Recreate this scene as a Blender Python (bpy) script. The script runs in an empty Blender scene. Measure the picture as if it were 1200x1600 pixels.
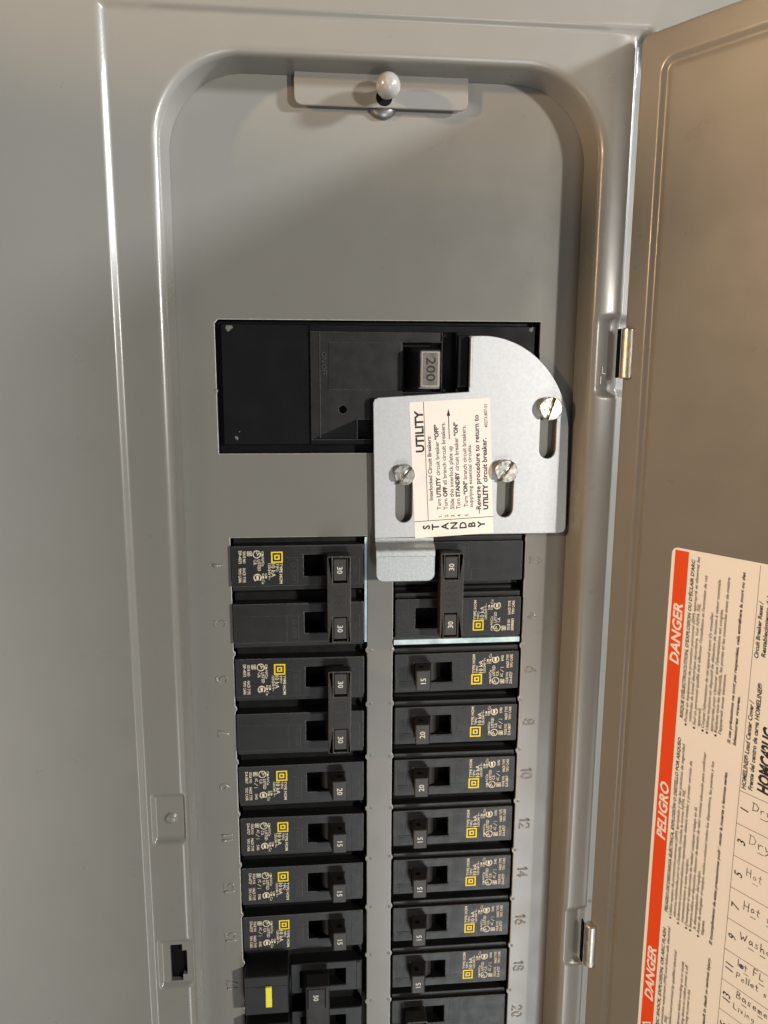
import bpy, bmesh, math, random
from mathutils import Vector, Matrix
from mathutils.geometry import delaunay_2d_cdt
random.seed(7)
S = 0.001                                   # everything below is written in millimetres
scene = bpy.context.scene
COL = scene.collection

# ------------------------------------------------------------------ camera, world, lamps, exposure
cam_d = bpy.data.cameras.new("camera"); cam = bpy.data.objects.new("camera", cam_d); COL.objects.link(cam)
cam_d.sensor_fit = 'HORIZONTAL'; cam_d.sensor_width = 36.0; cam_d.lens = 36.0
cam_d.clip_start = 0.01; cam_d.clip_end = 20.0
RV = Vector((0.177239187, -0.0958598652, -0.00317121928))
K = Matrix.Rotation(RV.length, 3, RV.normalized())
Rw = K @ Matrix(((1, 0, 0), (0, 0, -1), (0, 1, 0)))
M = Matrix((Rw[0], -Rw[1], -Rw[2])).transposed().to_4x4()
M.translation = Vector((-25.677, -321.903, 67.417)) * S
cam.matrix_world = M
scene.camera = cam

world = bpy.data.worlds.new("World"); scene.world = world; world.use_nodes = True
wb = world.node_tree.nodes["Background"]
wb.inputs[0].default_value = (0.93, 0.97, 1.0, 1); wb.inputs[1].default_value = 0.07

def aim(o, target):
    d = Vector(target) - o.location
    o.rotation_euler = d.to_track_quat('-Z', 'Y').to_euler()
def lamp(name, kind, loc, power, color, radius=0.02, target=(0, 0, 0.05), size=None, spot=None):
    l = bpy.data.lights.new(name, kind); l.energy = power; l.color = color
    if kind == 'AREA':
        l.shape = 'RECTANGLE'; l.size, l.size_y = size
    else:
        l.shadow_soft_size = radius
    if spot: l.spot_size = math.radians(spot[0]); l.spot_blend = spot[1]
    o = bpy.data.objects.new(name, l); COL.objects.link(o); o.location = loc; aim(o, target)
    return o
lamp("warm_bulb", 'SPOT', (-0.92, -0.52, 0.34), 52, (1.0, 0.66, 0.38), 0.025, target=(-0.067, -0.028, 0.514), spot=(41.5, 0.16))
lamp("warm_door_fill", 'SPOT', (-0.93, -0.53, 0.30), 42, (1.0, 0.66, 0.38), 0.03, target=(0.016, -0.431, -0.009), spot=(45.5, 0.14))  # added second spot beside the one warm lamp, to light the door alone
lamp("cool_bulb", 'POINT', (1.72, -0.905, 0.67), 250, (0.93, 0.97, 1.0), 0.09)
lamp("room_bulb", 'POINT', (1.075, -1.384, 0.22), 108, (1.0, 0.95, 0.87), 0.06)
lamp("low_left_fill", 'AREA', (-1.1, -1.3, -0.9), 4, (1.0, 0.80, 0.56), size=(0.5, 0.5), target=(-0.1, 0, -0.25))  # added warm fill for the lower left cover, no lamp stands there
lamp("floor_bounce", 'AREA', (0.66, -2.4, -1.9), 25, (0.95, 0.98, 1.0), size=(0.6, 1.4), target=(0, 0, 0.0))  # added area light standing in for a bright floor, puts sheen on breakers

scene.view_settings.view_transform = 'Standard'; scene.view_settings.look = 'None'
scene.view_settings.exposure = 0.0; scene.view_settings.gamma = 1.0

# ------------------------------------------------------------------ materials
def mat(name, base, rough=0.5, metal=0.0, spec=0.5, coat=0.0, bumps=(), rough_var=None, col_var=None):
    m = bpy.data.materials.new(name); m.use_nodes = True
    nt = m.node_tree; b = nt.nodes["Principled BSDF"]
    b.inputs["Base Color"].default_value = (*base, 1); b.inputs["Roughness"].default_value = rough
    b.inputs["Metallic"].default_value = metal; b.inputs["Specular IOR Level"].default_value = spec
    b.inputs["Coat Weight"].default_value = coat; b.inputs["Coat Roughness"].default_value = 0.15
    tc = nt.nodes.new("ShaderNodeTexCoord")
    def noise(scale, detail=3.0, kind="ShaderNodeTexNoise"):
        n = nt.nodes.new(kind); n.inputs["Scale"].default_value = scale
        if kind == "ShaderNodeTexNoise": n.inputs["Detail"].default_value = detail
        nt.links.new(tc.outputs["Object"], n.inputs["Vector"]); return n
    prev = None
    for (scale, dist, kind) in bumps:
        n = noise(scale, 2.0, kind); bp = nt.nodes.new("ShaderNodeBump")
        bp.inputs["Strength"].default_value = 1.0; bp.inputs["Distance"].default_value = dist
        nt.links.new(n.outputs[0], bp.inputs["Height"])
        if prev: nt.links.new(prev.outputs[0], bp.inputs["Normal"])
        prev = bp
    if prev: nt.links.new(prev.outputs[0], b.inputs["Normal"])
    if rough_var:
        n = noise(rough_var[0], 5.0); mr = nt.nodes.new("ShaderNodeMapRange")
        mr.inputs["From Min"].default_value = 0.3; mr.inputs["From Max"].default_value = 0.7
        mr.inputs["To Min"].default_value = rough_var[1]; mr.inputs["To Max"].default_value = rough_var[2]
        nt.links.new(n.outputs[0], mr.inputs["Value"]); nt.links.new(mr.outputs[0], b.inputs["Roughness"])
    if col_var:
        kind = col_var[2] if len(col_var) > 2 else "ShaderNodeTexNoise"
        n = noise(col_var[0], 5.0, kind); mr = nt.nodes.new("ShaderNodeMapRange")
        mr.inputs["From Min"].default_value = 0.25; mr.inputs["From Max"].default_value = 0.75
        mr.inputs["To Min"].default_value = 1 - col_var[1]; mr.inputs["To Max"].default_value = 1 + col_var[1]
        mx = nt.nodes.new("ShaderNodeMix"); mx.data_type = 'RGBA'; mx.blend_type = 'MULTIPLY'
        mx.inputs[0].default_value = 1.0; mx.inputs[6].default_value = (*base, 1)
        nt.links.new(n.outputs[0], mr.inputs["Value"]); nt.links.new(mr.outputs[0], mx.inputs[7])
        nt.links.new(mx.outputs[2], b.inputs["Base Color"])
    return m
NZ = "ShaderNodeTexNoise"; VO = "ShaderNodeTexVoronoi"
PAINT = mat("grey_enamel", (0.187, 0.183, 0.167), 0.30, spec=0.5, coat=0.15, bumps=((1300, 0.000012, NZ), (22, 0.0002, NZ)), rough_var=(60, 0.27, 0.35), col_var=(35, 0.025))
BLACK = mat("black_plastic", (0.009, 0.009, 0.0095), 0.40, bumps=((2600, 0.00001, NZ),), rough_var=(180, 0.37, 0.46), col_var=(300, 0.12))
BLACKGLOSS = mat("glossy_black_plastic", (0.008, 0.008, 0.009), 0.22, bumps=((60, 0.00006, NZ),), rough_var=(90, 0.20, 0.27))
TOGGLE = mat("toggle_plastic", (0.016, 0.0155, 0.0145), 0.5, bumps=((2200, 0.00002, NZ),), rough_var=(250, 0.42, 0.6))
TIPGREY = mat("toggle_face_plastic", (0.034, 0.033, 0.031), 0.45, bumps=((2600, 0.00001, NZ),))
WORN_LIT = mat("worn_highlight_edge", (0.075, 0.075, 0.074), 0.55, col_var=(900, 0.6))  # paler chamfers: edge highlight painted in together with wear
CUT = mat("bare_cut_edge", (0.46, 0.47, 0.45), 0.45, rough_var=(500, .35, .6), col_var=(400, .25))
VOID = mat("void_shade", (0.003, 0.003, 0.003), 0.8, spec=0.1)  # near-black colour painted in for the shade inside holes and gaps
ZINC = mat("zinc_plate", (0.53, 0.545, 0.565), 0.58, metal=1.0, bumps=((900, 0.000004, NZ), (30, 0.0002, NZ)), rough_var=(500, 0.57, 0.61), col_var=(650, 0.03, VO))
SPANGLE = mat("zinc_bend", (0.50, 0.53, 0.54), 0.5, metal=1.0, bumps=((900, 0.00002, NZ),), rough_var=(900, 0.44, 0.58), col_var=(1300, 0.08, VO))
STEEL = mat("screw_steel", (0.72, 0.70, 0.66), 0.32, metal=1.0, rough_var=(700, 0.24, 0.42), col_var=(900, 0.1))
BRASSY = mat("yellow_zinc", (0.60, 0.55, 0.47), 0.40, metal=1.0, rough_var=(300, 0.34, 0.5), col_var=(500, 0.15))
EDGE = mat("galvanised_edge", (0.50, 0.62, 0.64), 0.45, metal=0.4, rough_var=(400, 0.35, 0.55), col_var=(160, 0.35))
PEARL = mat("white_knob", (0.27, 0.265, 0.255), 0.30, coat=0.3)
CREAM = mat("cream_print", (0.62, 0.56, 0.43), 0.6, spec=0.3, col_var=(900, 0.45))
YELLOW = mat("yellow_print", (0.80, 0.60, 0.02), 0.5, spec=0.3)
YBUTTON = mat("yellow_button", (0.75, 0.70, 0.05), 0.4)
PALE = mat("number_print", (0.62, 0.60, 0.56), 0.6, spec=0.3)
DIM = mat("moulded_mark", (0.035, 0.035, 0.036), 0.55)
PEACH = mat("sticker_paper", (0.90, 0.82, 0.75), 0.6, spec=0.3, col_var=(40, 0.03))
INK = mat("black_ink", (0.03, 0.025, 0.022), 0.6, spec=0.3)
PAPER = mat("label_paper", (0.86, 0.86, 0.85), 0.45, spec=0.35, col_var=(25, 0.02))
RED = mat("red_print", (0.78, 0.075, 0.012), 0.45, spec=0.35)
WHITE = mat("white_print", (0.85, 0.83, 0.80), 0.5, spec=0.3)
PEN = mat("ballpoint_ink", (0.05, 0.045, 0.05), 0.6, spec=0.3)
BLUEPEN = mat("blue_ink", (0.03, 0.03, 0.16), 0.6, spec=0.3)
WALLM = mat("wall_paint", (0.62, 0.60, 0.56), 0.8, bumps=((300, 0.0001, NZ),))
CHIP = mat("residue", (0.15, 0.145, 0.14), 0.8)
CHIPW = mat("bare_scratch", (0.62, 0.60, 0.56), 0.5)
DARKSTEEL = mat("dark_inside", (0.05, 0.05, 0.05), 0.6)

# ------------------------------------------------------------------ helpers
def setp(o, label=None, cat=None, group=None, kind=None):
    if label: o["label"] = label
    if cat: o["category"] = cat
    if group: o["group"] = group
    if kind: o["kind"] = kind
    return o
def empty(name, loc=(0, 0, 0), rot=(0, 0, 0), parent=None):
    o = bpy.data.objects.new(name, None); COL.objects.link(o)
    o.empty_display_size = 0.02
    o.location = Vector(loc) * S; o.rotation_euler = rot; o.parent = parent
    return o
def inside(p, l):
    c = False
    for i in range(len(l)):
        (x0, z0), (x1, z1) = l[i - 1], l[i]
        if (z0 > p[1]) != (z1 > p[1]) and p[0] < (x1 - x0) * (p[1] - z0) / (z1 - z0) + x0: c = not c
    return c
def fill(loops):
    """triangles of a polygon with holes; triangles that stray into a hole are dropped"""
    fl = [p for l in loops for p in l]
    ed = []; n0 = 0
    for l in loops:
        ed += [(n0 + i, n0 + (i + 1) % len(l)) for i in range(len(l))]; n0 += len(l)
    V2, _, F2, orig, _, _ = delaunay_2d_cdt([Vector(p[:2]) for p in fl], ed, [], 0, 1e-7)
    back = [o[0] if o else -1 for o in orig]
    tri = [tuple(back[i] for i in f) for f in F2 if len(f) == 3 and all(back[i] >= 0 for i in f)]
    out = []
    for t in tri:
        a, b, c = (fl[i] for i in t)
        ar = abs((b[0] - a[0]) * (c[1] - a[1]) - (b[1] - a[1]) * (c[0] - a[0])) / 2
        if ar < 1e-9: continue
        m = ((a[0] + b[0] + c[0]) / 3, (a[1] + b[1] + c[1]) / 3)
        if not inside(m, loops[0]) or any(inside(m, h) for h in loops[1:]): continue
        out.append(t)
    return out
class MB:
    """collects shapes in mm, with several materials, into one mesh"""
    def __init__(self): self.v = []; self.f = []; self.m = []; self.mats = []; self.sm = []
    def mi(self, m):
        if m not in self.mats: self.mats.append(m)
        return self.mats.index(m)
    def add(self, verts, faces, m, smooth=False):
        n = len(self.v); k = self.mi(m)
        self.v += [tuple(p) for p in verts]
        for f in faces:
            self.f.append(tuple(i + n for i in f)); self.m.append(k); self.sm.append(smooth)
    def bm(self, bm, m, smooth=False):
        bm.verts.index_update()
        self.add([v.co[:] for v in bm.verts], [[v.index for v in f.verts] for f in bm.faces], m, smooth); bm.free()
    def box(self, a, b, m, bev=0.0, seg=1, taper=None):
        bm = bmesh.new()
        x0, y0, z0 = a; x1, y1, z1 = b
        P = [(x0, y0, z0), (x1, y0, z0), (x1, y1, z0), (x0, y1, z0), (x0, y0, z1), (x1, y0, z1), (x1, y1, z1), (x0, y1, z1)]
        if taper: P = [taper(p) for p in P]
        vs = [bm.verts.new(p) for p in P]
        for f in ((0, 3, 2, 1), (4, 5, 6, 7), (0, 1, 5, 4), (1, 2, 6, 5), (2, 3, 7, 6), (3, 0, 4, 7)):
            bm.faces.new([vs[i] for i in f])
        if bev: bmesh.ops.bevel(bm, geom=bm.edges[:], offset=bev, segments=seg, profile=0.5, affect='EDGES')
        self.bm(bm, m)
    def hexa(self, P, m, bev=0.0):
        """P: four corners at the back, four at the front (same order)"""
        bm = bmesh.new(); vs = [bm.verts.new(p) for p in P]
        for f in ((0, 1, 2, 3), (7, 6, 5, 4), (0, 4, 5, 1), (1, 5, 6, 2), (2, 6, 7, 3), (3, 7, 4, 0)):
            bm.faces.new([vs[i] for i in f])
        bmesh.ops.recalc_face_normals(bm, faces=bm.faces[:])
        if bev: bmesh.ops.bevel(bm, geom=bm.edges[:], offset=bev, segments=2, profile=0.5, affect='EDGES')
        self.bm(bm, m)
    def lathe(self, c, prof, m, seg=32, axis='y', smooth=True):
        """prof: (radius, height along axis)"""
        vs = []; fs = []
        for r, h in prof:
            for i in range(seg):
                a = 2 * math.pi * i / seg; p, q = r * math.cos(a), r * math.sin(a)
                vs.append((c[0] + p, c[1] + h, c[2] + q) if axis == 'y' else (c[0] + p, c[1] + q, c[2] + h))
        for k in range(len(prof) - 1):
            for i in range(seg):
                j = (i + 1) % seg
                fs.append((k * seg + i, k * seg + j, (k + 1) * seg + j, (k + 1) * seg + i))
        self.add(vs, fs, m, smooth)
        for k in (0, len(prof) - 1):
            if prof[k][0] > 1e-6:
                self.add(vs[k * seg:(k + 1) * seg], [list(range(seg))], m, False)
    def plate(self, outline, holes, y0, y1, m, bev=0.3, rim=None):
        """flat plate in the xz plane from y0 (front) to y1, with holes, front rim chamfered"""
        loops = [list(outline)] + [list(h) for h in holes]
        def area(l): return sum(l[i][0] * l[(i + 1) % len(l)][1] - l[(i + 1) % len(l)][0] * l[i][1] for i in range(len(l)))
        for i, l in enumerate(loops):
            if (area(l) > 0) != (i == 0): l.reverse()
        def inset(l, d):
            out = []
            n = len(l)
            for i in range(n):
                p0, p, p1 = Vector(l[i - 1]), Vector(l[i]), Vector(l[(i + 1) % n])
                e0 = (p - p0).normalized(); e1 = (p1 - p).normalized()
                n0 = Vector((-e0.y, e0.x)); n1 = Vector((-e1.y, e1.x)); b = n0 + n1
                if b.length < 1e-6: b = n0
                b.normalize(); k = max(0.5, b.dot(n0))
                out.append(tuple(p + b * (d / k)))
            return out
        front = [inset(l, bev) if bev else l for l in loops]
        tri = fill(front)
        fl = [p for l in front for p in l]
        vs = [(p[0], y0, p[1]) for p in fl]
        fs = []
        for t in tri:
            a, b, c = (Vector(fl[i]) for i in t)
            cr = (b - a).x * (c - a).y - (b - a).y * (c - a).x
            fs.append(t if cr > 0 else (t[0], t[2], t[1]))
        self.add(vs, fs, m)
        for l, fr in zip(loops, front):
            n = len(l)
            vs = [(p[0], y0, p[1]) for p in fr] + [(p[0], y0 + bev, p[1]) for p in l] + [(p[0], y1, p[1]) for p in l]
            if bev: self.add(vs, [((i + 1) % n, i, n + i, n + (i + 1) % n) for i in range(n)], rim or m)
            self.add(vs, [(n + (i + 1) % n, n + i, 2 * n + i, 2 * n + (i + 1) % n) for i in range(n)], m)
        fl = [p for l in loops for p in l]
        tri = fill(loops)
        fs = []
        for t in tri:
            a, b, c = (Vector(fl[i]) for i in t)
            cr = (b - a).x * (c - a).y - (b - a).y * (c - a).x
            fs.append((t[0], t[2], t[1]) if cr > 0 else t)
        self.add([(p[0], y1, p[1]) for p in fl], fs, m)
    def flat(self, pts, y, m):
        """flat polygon (x,z) facing the viewer"""
        a = sum(pts[i][0] * pts[(i + 1) % len(pts)][1] - pts[(i + 1) % len(pts)][0] * pts[i][1] for i in range(len(pts)))
        p = pts if a > 0 else pts[::-1]
        self.add([(x, y, z) for x, z in p], [list(range(len(p)))], m)
    def stroke(self, pts, w, y, m):
        for (a, b) in zip(pts[:-1], pts[1:]):
            a = Vector(a); b = Vector(b); d = b - a
            if d.length < 1e-6: continue
            d.normalize(); n = Vector((-d.y, d.x)) * (w / 2); e = d * (w * 0.3)
            self.flat([tuple(a - e - n), tuple(b + e - n), tuple(b + e + n), tuple(a - e + n)], y, m)
    def build(self, name, parent=None, smooth_angle=None):
        me = bpy.data.meshes.new(name)
        me.from_pydata([(x * S, y * S, z * S) for x, y, z in self.v], [], self.f)
        for m in self.mats: me.materials.append(m)
        me.polygons.foreach_set("material_index", self.m)
        me.polygons.foreach_set("use_smooth", self.sm)
        me.update()
        o = bpy.data.objects.new(name, me); COL.objects.link(o); o.parent = parent
        return o
    # ---- lettering
    def text(self, body, p, d, h, y, m, length=None, bold=0.0, shear=0.0, anchor='start', extrude=0.0, tracking=1.0):
        """letters of cap height h; baseline starts at p (x,z) and runs along d; stretched to LENGTH if given"""
        V, F, w = glyphs(body, bold, shear, extrude, tracking)
        d = Vector(d).normalized(); u = Vector((-d.y, d.x))
        k = h / CAP; kx = k if length is None else length / max(w, 1e-6)
        off = {'start': 0.0, 'mid': -0.5 * w * kx, 'end': -w * kx}[anchor]
        vs = []
        for (gx, gy, gz) in V:
            q = Vector(p) + d * (gx * kx + off) + u * (gy * k)
            vs.append((q.x, y - gz * 7.0, q.y))
        self.add(vs, F, m)
_gl = {}
CAP = 0.7
def glyphs(body, bold, shear, extrude, tracking):
    key = (body, bold, shear, extrude, tracking)
    if key in _gl: return _gl[key]
    c = bpy.data.curves.new("letters", 'FONT'); c.body = body; c.size = 1.0; c.resolution_u = 2
    c.offset = bold; c.shear = shear; c.extrude = extrude; c.space_character = tracking
    if extrude: c.bevel_depth = 0.05; c.bevel_resolution = 2
    o = bpy.data.objects.new("letters", c); COL.objects.link(o)
    dg = bpy.context.evaluated_depsgraph_get()
    me = bpy.data.meshes.new_from_object(o.evaluated_get(dg))
    V = [v.co[:] for v in me.vertices]; F = [tuple(p.vertices) for p in me.polygons]
    bpy.data.objects.remove(o); bpy.data.curves.remove(c); bpy.data.meshes.remove(me)
    F = [f for f in F if all(-0.6 < V[i][1] < 1.5 for i in f)]
    used = {i for f in F for i in f} or set(range(len(V)))
    V = [v if i in used else V[min(used)] for i, v in enumerate(V)]
    x0 = min([v[0] for v in V] or [0]); w = max([v[0] for v in V] or [1]) - x0
    V = [(x - x0, yy, z) for x, yy, z in V]
    _gl[key] = (V, F, w); return _gl[key]
_V, _, _ = glyphs("H", 0, 0, 0, 1.0); CAP = max(v[1] for v in _V)
def rect(x0, z0, x1, z1): return [(x0, z0), (x1, z0), (x1, z1), (x0, z1)]
def rrect(x0, z0, x1, z1, r, n=5, which=(1, 1, 1, 1)):
    out = []
    for (cx, cz, a0, k) in ((x0 + r, z0 + r, 180, 0), (x1 - r, z0 + r, 270, 1), (x1 - r, z1 - r, 0, 2), (x0 + r, z1 - r, 90, 3)):
        if which[k]:
            out += [(cx + r * math.cos(math.radians(a0 + 90 * i / n)), cz + r * math.sin(math.radians(a0 + 90 * i / n))) for i in range(n + 1)]
        else:
            out.append(((x0, z0), (x1, z0), (x1, z1), (x0, z1))[k])
    return out
def circle(cx, cz, r, n=20): return [(cx + r * math.cos(2 * math.pi * i / n), cz + r * math.sin(2 * math.pi * i / n)) for i in range(n)]
def sstep(a, b, x):
    t = min(1.0, max(0.0, (x - a) / (b - a))); return t * t * (3 - 2 * t)
def ramp(a, b, x):
    t = min(1.0, max(0.0, (x - a) / (b - a))); return 0.6 * t + 0.4 * t * t * (3 - 2 * t)
def window(a, b, w, x): return sstep(a, a + w, x) * (1 - sstep(b - w, b, x))
UP = (0, 1); DOWN = (0, -1); ACROSS = (1, 0)
P = 25.4

# ================================================================== THE PANEL
panel = empty("electrical_panel", (0, 0, 0))
setp(panel, "grey steel electrical panel with rounded recess, open door and embossed numbers", "electrical panel")

# ---- cover: rings of one rounded rectangle, offset outward from the foot of the recess wall
RX0, RX1, RZ1, RZ0, RR = -78.2, 86.0, 180.3, -430.0, 30.0
D = 16.0
Q = (321.9 - D) / (321.9 - 11.0)
def fx(x): return -25.68 + (x + 25.68) * Q
def fz(z): return 67.42 + (z - 67.42) * Q
def gx(x): return -25.68 + (x + 25.68) / Q
def gz(z): return 67.42 + (z - 67.42) / Q
def cover_y(o, x, z):
    if o < 1.0: y = -0.4 - 12.4 * o
    elif o < 4.4:
        u = (o - 1.0) / 3.4; y = -(D - 3.2) - 3.2 * math.sqrt(max(0.0, 1 - (1 - u) ** 2))
    else: y = -D
    X, Z = gx(x), gz(z)
    if o >= 2.4:
        t = max(ramp(-97.2, -99.7, X) if X < -90 else 0.0, ramp(196.2, 198.4, Z), ramp(103.5, 106.5, X) * ramp(184.0, 190.0, Z))
        y -= 1.7 * t
        if X > 90 and Z < 197:
            k = 1 - sstep(193.5, 196.5, Z)
            y += 0.5 * sstep(93.0, 99.6, X) * k
            u = min(1.0, max(0.0, (X - 100.6) / 2.0))
            y += 4.0 * (1 - math.sqrt(max(0.0, 1 - u * u))) * k
        wx = sstep(88.5, 98.5, X)
        if wx > 0:
            y += 2.0 * wx * (window(58.6, 91.8, 3.0, Z) + window(-208.5, -177.5, 3.0, Z))
    for (a, b, c, d, dep) in ((-95.6, -80.6, -134.0, -110.8, 1.7), (-96.0, -79.4, -205.6, -181.6, 1.7)):
        w = window(a, b, 1.8, X) * window(c, d, 1.8, Z)
        if w > 0: y = max(y, -D + dep * w)
    return y
def cover_path():
    pts = []
    zs = [RZ0 + i * 8 for i in range(int((-262 - RZ0) / 8) + 1)] + [-258 + i * 1.0 for i in range(int((RZ1 - RR + 258)) + 1)]
    for z in zs: pts.append((RX0, z, -1.0, 0.0))
    for i in range(1, 110):
        a = math.radians(180 - 90 * i / 110); pts.append((RX0 + RR + RR * math.cos(a), RZ1 - RR + RR * math.sin(a), math.cos(a), math.sin(a)))
    n = 50
    for i in range(n + 1): pts.append((RX0 + RR + (RX1 - RX0 - 2 * RR) * i / n, RZ1, 0.0, 1.0))
    for i in range(1, 110):
        a = math.radians(90 - 90 * i / 110); pts.append((RX1 - RR + RR * math.cos(a), RZ1 - RR + RR * math.sin(a), math.cos(a), math.sin(a)))
    for z in reversed(zs): pts.append((RX1, z, 1.0, 0.0))
    return pts
offs = [0, 0.35, 0.7, 1.0, 1.05, 1.15, 1.3, 1.5, 1.75, 2.05, 2.4, 2.8, 3.2, 3.6, 4.0, 4.4] + [4.8 + 0.4 * i for i in range(51)] + [25.5 + 1.0 * i for i in range(30)] + [60, 75, 110, 160]
path = cover_path(); NP = len(path)
mb = MB(); vs = []
for o in offs:
    for (x, z, nx, nz) in path:
        X, Z = x + o * nx, z + o * nz
        if o == offs[-1] and nx and nz:        # the outermost ring is a plain rectangle
            k = min((RR + o) / abs(nx), (RR + o) / abs(nz)) - RR
            X, Z = x + k * nx, z + k * nz
        vs.append((X, cover_y(o, X, Z), Z))
HOLE = [(-91.0, -203.4), (-85.5, -203.4), (-85.5, -200.2), (-83.5, -200.2), (-83.5, -188.4), (-85.6, -188.4), (-85.6, -184.7), (-91.0, -184.7)]
def in_hole(x, z):
    return (-91 < x < -85.5 and -203.4 < z < -184.7) or (-86 < x < -83.5 and -200.2 < z < -188.4)
fs = []
for k in range(len(offs) - 1):
    for i in range(NP - 1):
        q = (k * NP + i, k * NP + i + 1, (k + 1) * NP + i + 1, (k + 1) * NP + i)
        cx = sum(vs[j][0] for j in q) / 4; cz = sum(vs[j][2] for j in q) / 4
        if in_hole(gx(cx), gz(cz)): continue
        fs.append(q)
mb.add(vs, fs, PAINT, True)
cover = mb.build("cover", panel)
# rim of the latch hole, with the thickness of the sheet
mb = MB()
n = len(HOLE)
hv = [(fx(x), -D + 1.72, fz(z)) for x, z in HOLE] + [(fx(x), -D + 4, fz(z)) for x, z in HOLE]
mb.add(hv, [(i, (i + 1) % n, n + (i + 1) % n, n + i) for i in range(n)], PAINT)
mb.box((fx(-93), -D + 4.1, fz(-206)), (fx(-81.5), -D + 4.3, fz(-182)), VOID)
mb.build("latch_hole", cover)
mb = MB(); mb.lathe((fx(-87.6), -D + 1.7, fz(-123.0)), [(0.0, -1.0), (1.6, -0.95), (2.4, -0.6), (2.8, 0.0), (3.1, 0.1)], PAINT, 24); mb.build("rivet", cover)

for pts, w, y in (([(94.6, 71.0), (94.7, 68.6)], .35, -15.1), ([(94.5, 68.5), (95.8, 68.2)], .45, -15.1), ([(94.2, 67.0), (94.1, 64.2)], .4, -15.1),
                  ([(-90.6, 3.0), (-90.2, 2.6)], .5, -16.1), ([(-72.0, -70.0), (-71.6, -70.6)], .35, -.05), ([(62.0, 171.0), (62.4, 170.4)], .3, -.05), ([(-40.0, 100.2), (-39.6, 99.4)], .3, -.05)):
    mb = MB(); mb.stroke([(fx(px), fz(pz)) for px, pz in pts], w, y, CHIPW if y == -15.1 else CHIP); mb.build("scuff_mark", cover)
# ---- the box behind
mb = MB()
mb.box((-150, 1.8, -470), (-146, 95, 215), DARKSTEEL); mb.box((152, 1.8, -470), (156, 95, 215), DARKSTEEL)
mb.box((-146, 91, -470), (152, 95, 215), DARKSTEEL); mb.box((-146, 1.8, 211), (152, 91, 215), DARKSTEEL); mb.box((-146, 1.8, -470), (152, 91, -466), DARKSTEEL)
mb.build("enclosure", panel)

# ---- dead front, with openings and the small ticks left where twist-outs were snapped off
def toothed(x0, z0, x1, z1, k0, k1, left=True, right=True):
    pts = [(x0, z1), ]
    if left:
        for k in range(k0, k1):
            zz = -P * k - 1.6
            pts += [(x0, zz + 1.4), (x0 + 0.7, zz + 0.5), (x0 + 0.7, zz - 0.5), (x0, zz - 1.4)]
    pts += [(x0, z0), (x1, z0)]
    if right:
        for k in reversed(range(k0, k1)):
            zz = -P * k - 1.6
            pts += [(x1, zz - 1.4), (x1 - 0.7, zz - 0.5), (x1 - 0.7, zz + 0.5), (x1, zz + 1.4)]
    pts += [(x1, z1)]
    return pts
mb = MB()
mb.plate([(-84, -455), (92, -455), (92, 186), (-84, 186)],
         [[(-63.2, 34.8), (70.9, 34.8), (70.9, 89.4), (-61.9, 88.9), (-63.3, 87.4)],
          toothed(-59.7, -255, -1.6, -0.9, 2, 10), toothed(9.7, -305.5, 68.0, -0.9, 2, 12)], 0.0, 1.3, PAINT, 0.25, CUT)
for k in range(2, 12):                       # dimples beside the ticks
    for x in (-4.0 + 3.9 + 0.4, 9.0, 68.9):
        mb.lathe((x + random.uniform(-.3, .3), 0.05, -P * k - 1.2 + random.uniform(-.6, .6)), [(0.0, -0.28), (0.5, -0.2), (0.9, 0.0)], PAINT, 12)
mb.lathe((-63.6, 0.05, 60.5), [(0.0, -0.4), (0.5, -0.3), (0.9, 0.0)], PAINT, 12)
dead = mb.build("dead_front", panel)
# embossed circuit numbers: rounded ridges raised out of the sheet
def arcp(cx, cy, rx, ry, a0, a1, n=12): return [(cx + rx * math.cos(math.radians(a0 + (a1 - a0) * i / n)), cy + ry * math.sin(math.radians(a0 + (a1 - a0) * i / n))) for i in range(n + 1)]
DIG = {'0': [arcp(.28, .5, .26, .5, 0, 360, 20)], '1': [[(.05, .78), (.22, 1.0), (.22, 0)]],
 '2': [arcp(.27, .73, .25, .27, 170, -35, 10) + [(.02, 0), (.54, 0)]], '3': [[(.04, 1), (.5, 1), (.24, .6)] + arcp(.24, .31, .27, .31, 80, -150, 12)],
 '4': [[(.56, .28), (.0, .28), (.4, 1), (.4, 0)]], '5': [[(.5, 1), (.1, 1), (.05, .56)] + arcp(.26, .33, .27, .33, 130, -150, 12)],
 '6': [[(.44, 1), (.1, .5)] + arcp(.28, .3, .26, .3, 150, -210, 18)], '7': [[(.02, 1), (.54, 1), (.2, 0)]],
 '8': [arcp(.28, .75, .22, .25, -90, 270, 16), arcp(.28, .25, .27, .26, 90, -270, 18)], '9': [[(.12, 0), (.46, .5)] + arcp(.28, .7, .26, .3, -30, 330, 18)]}
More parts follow.
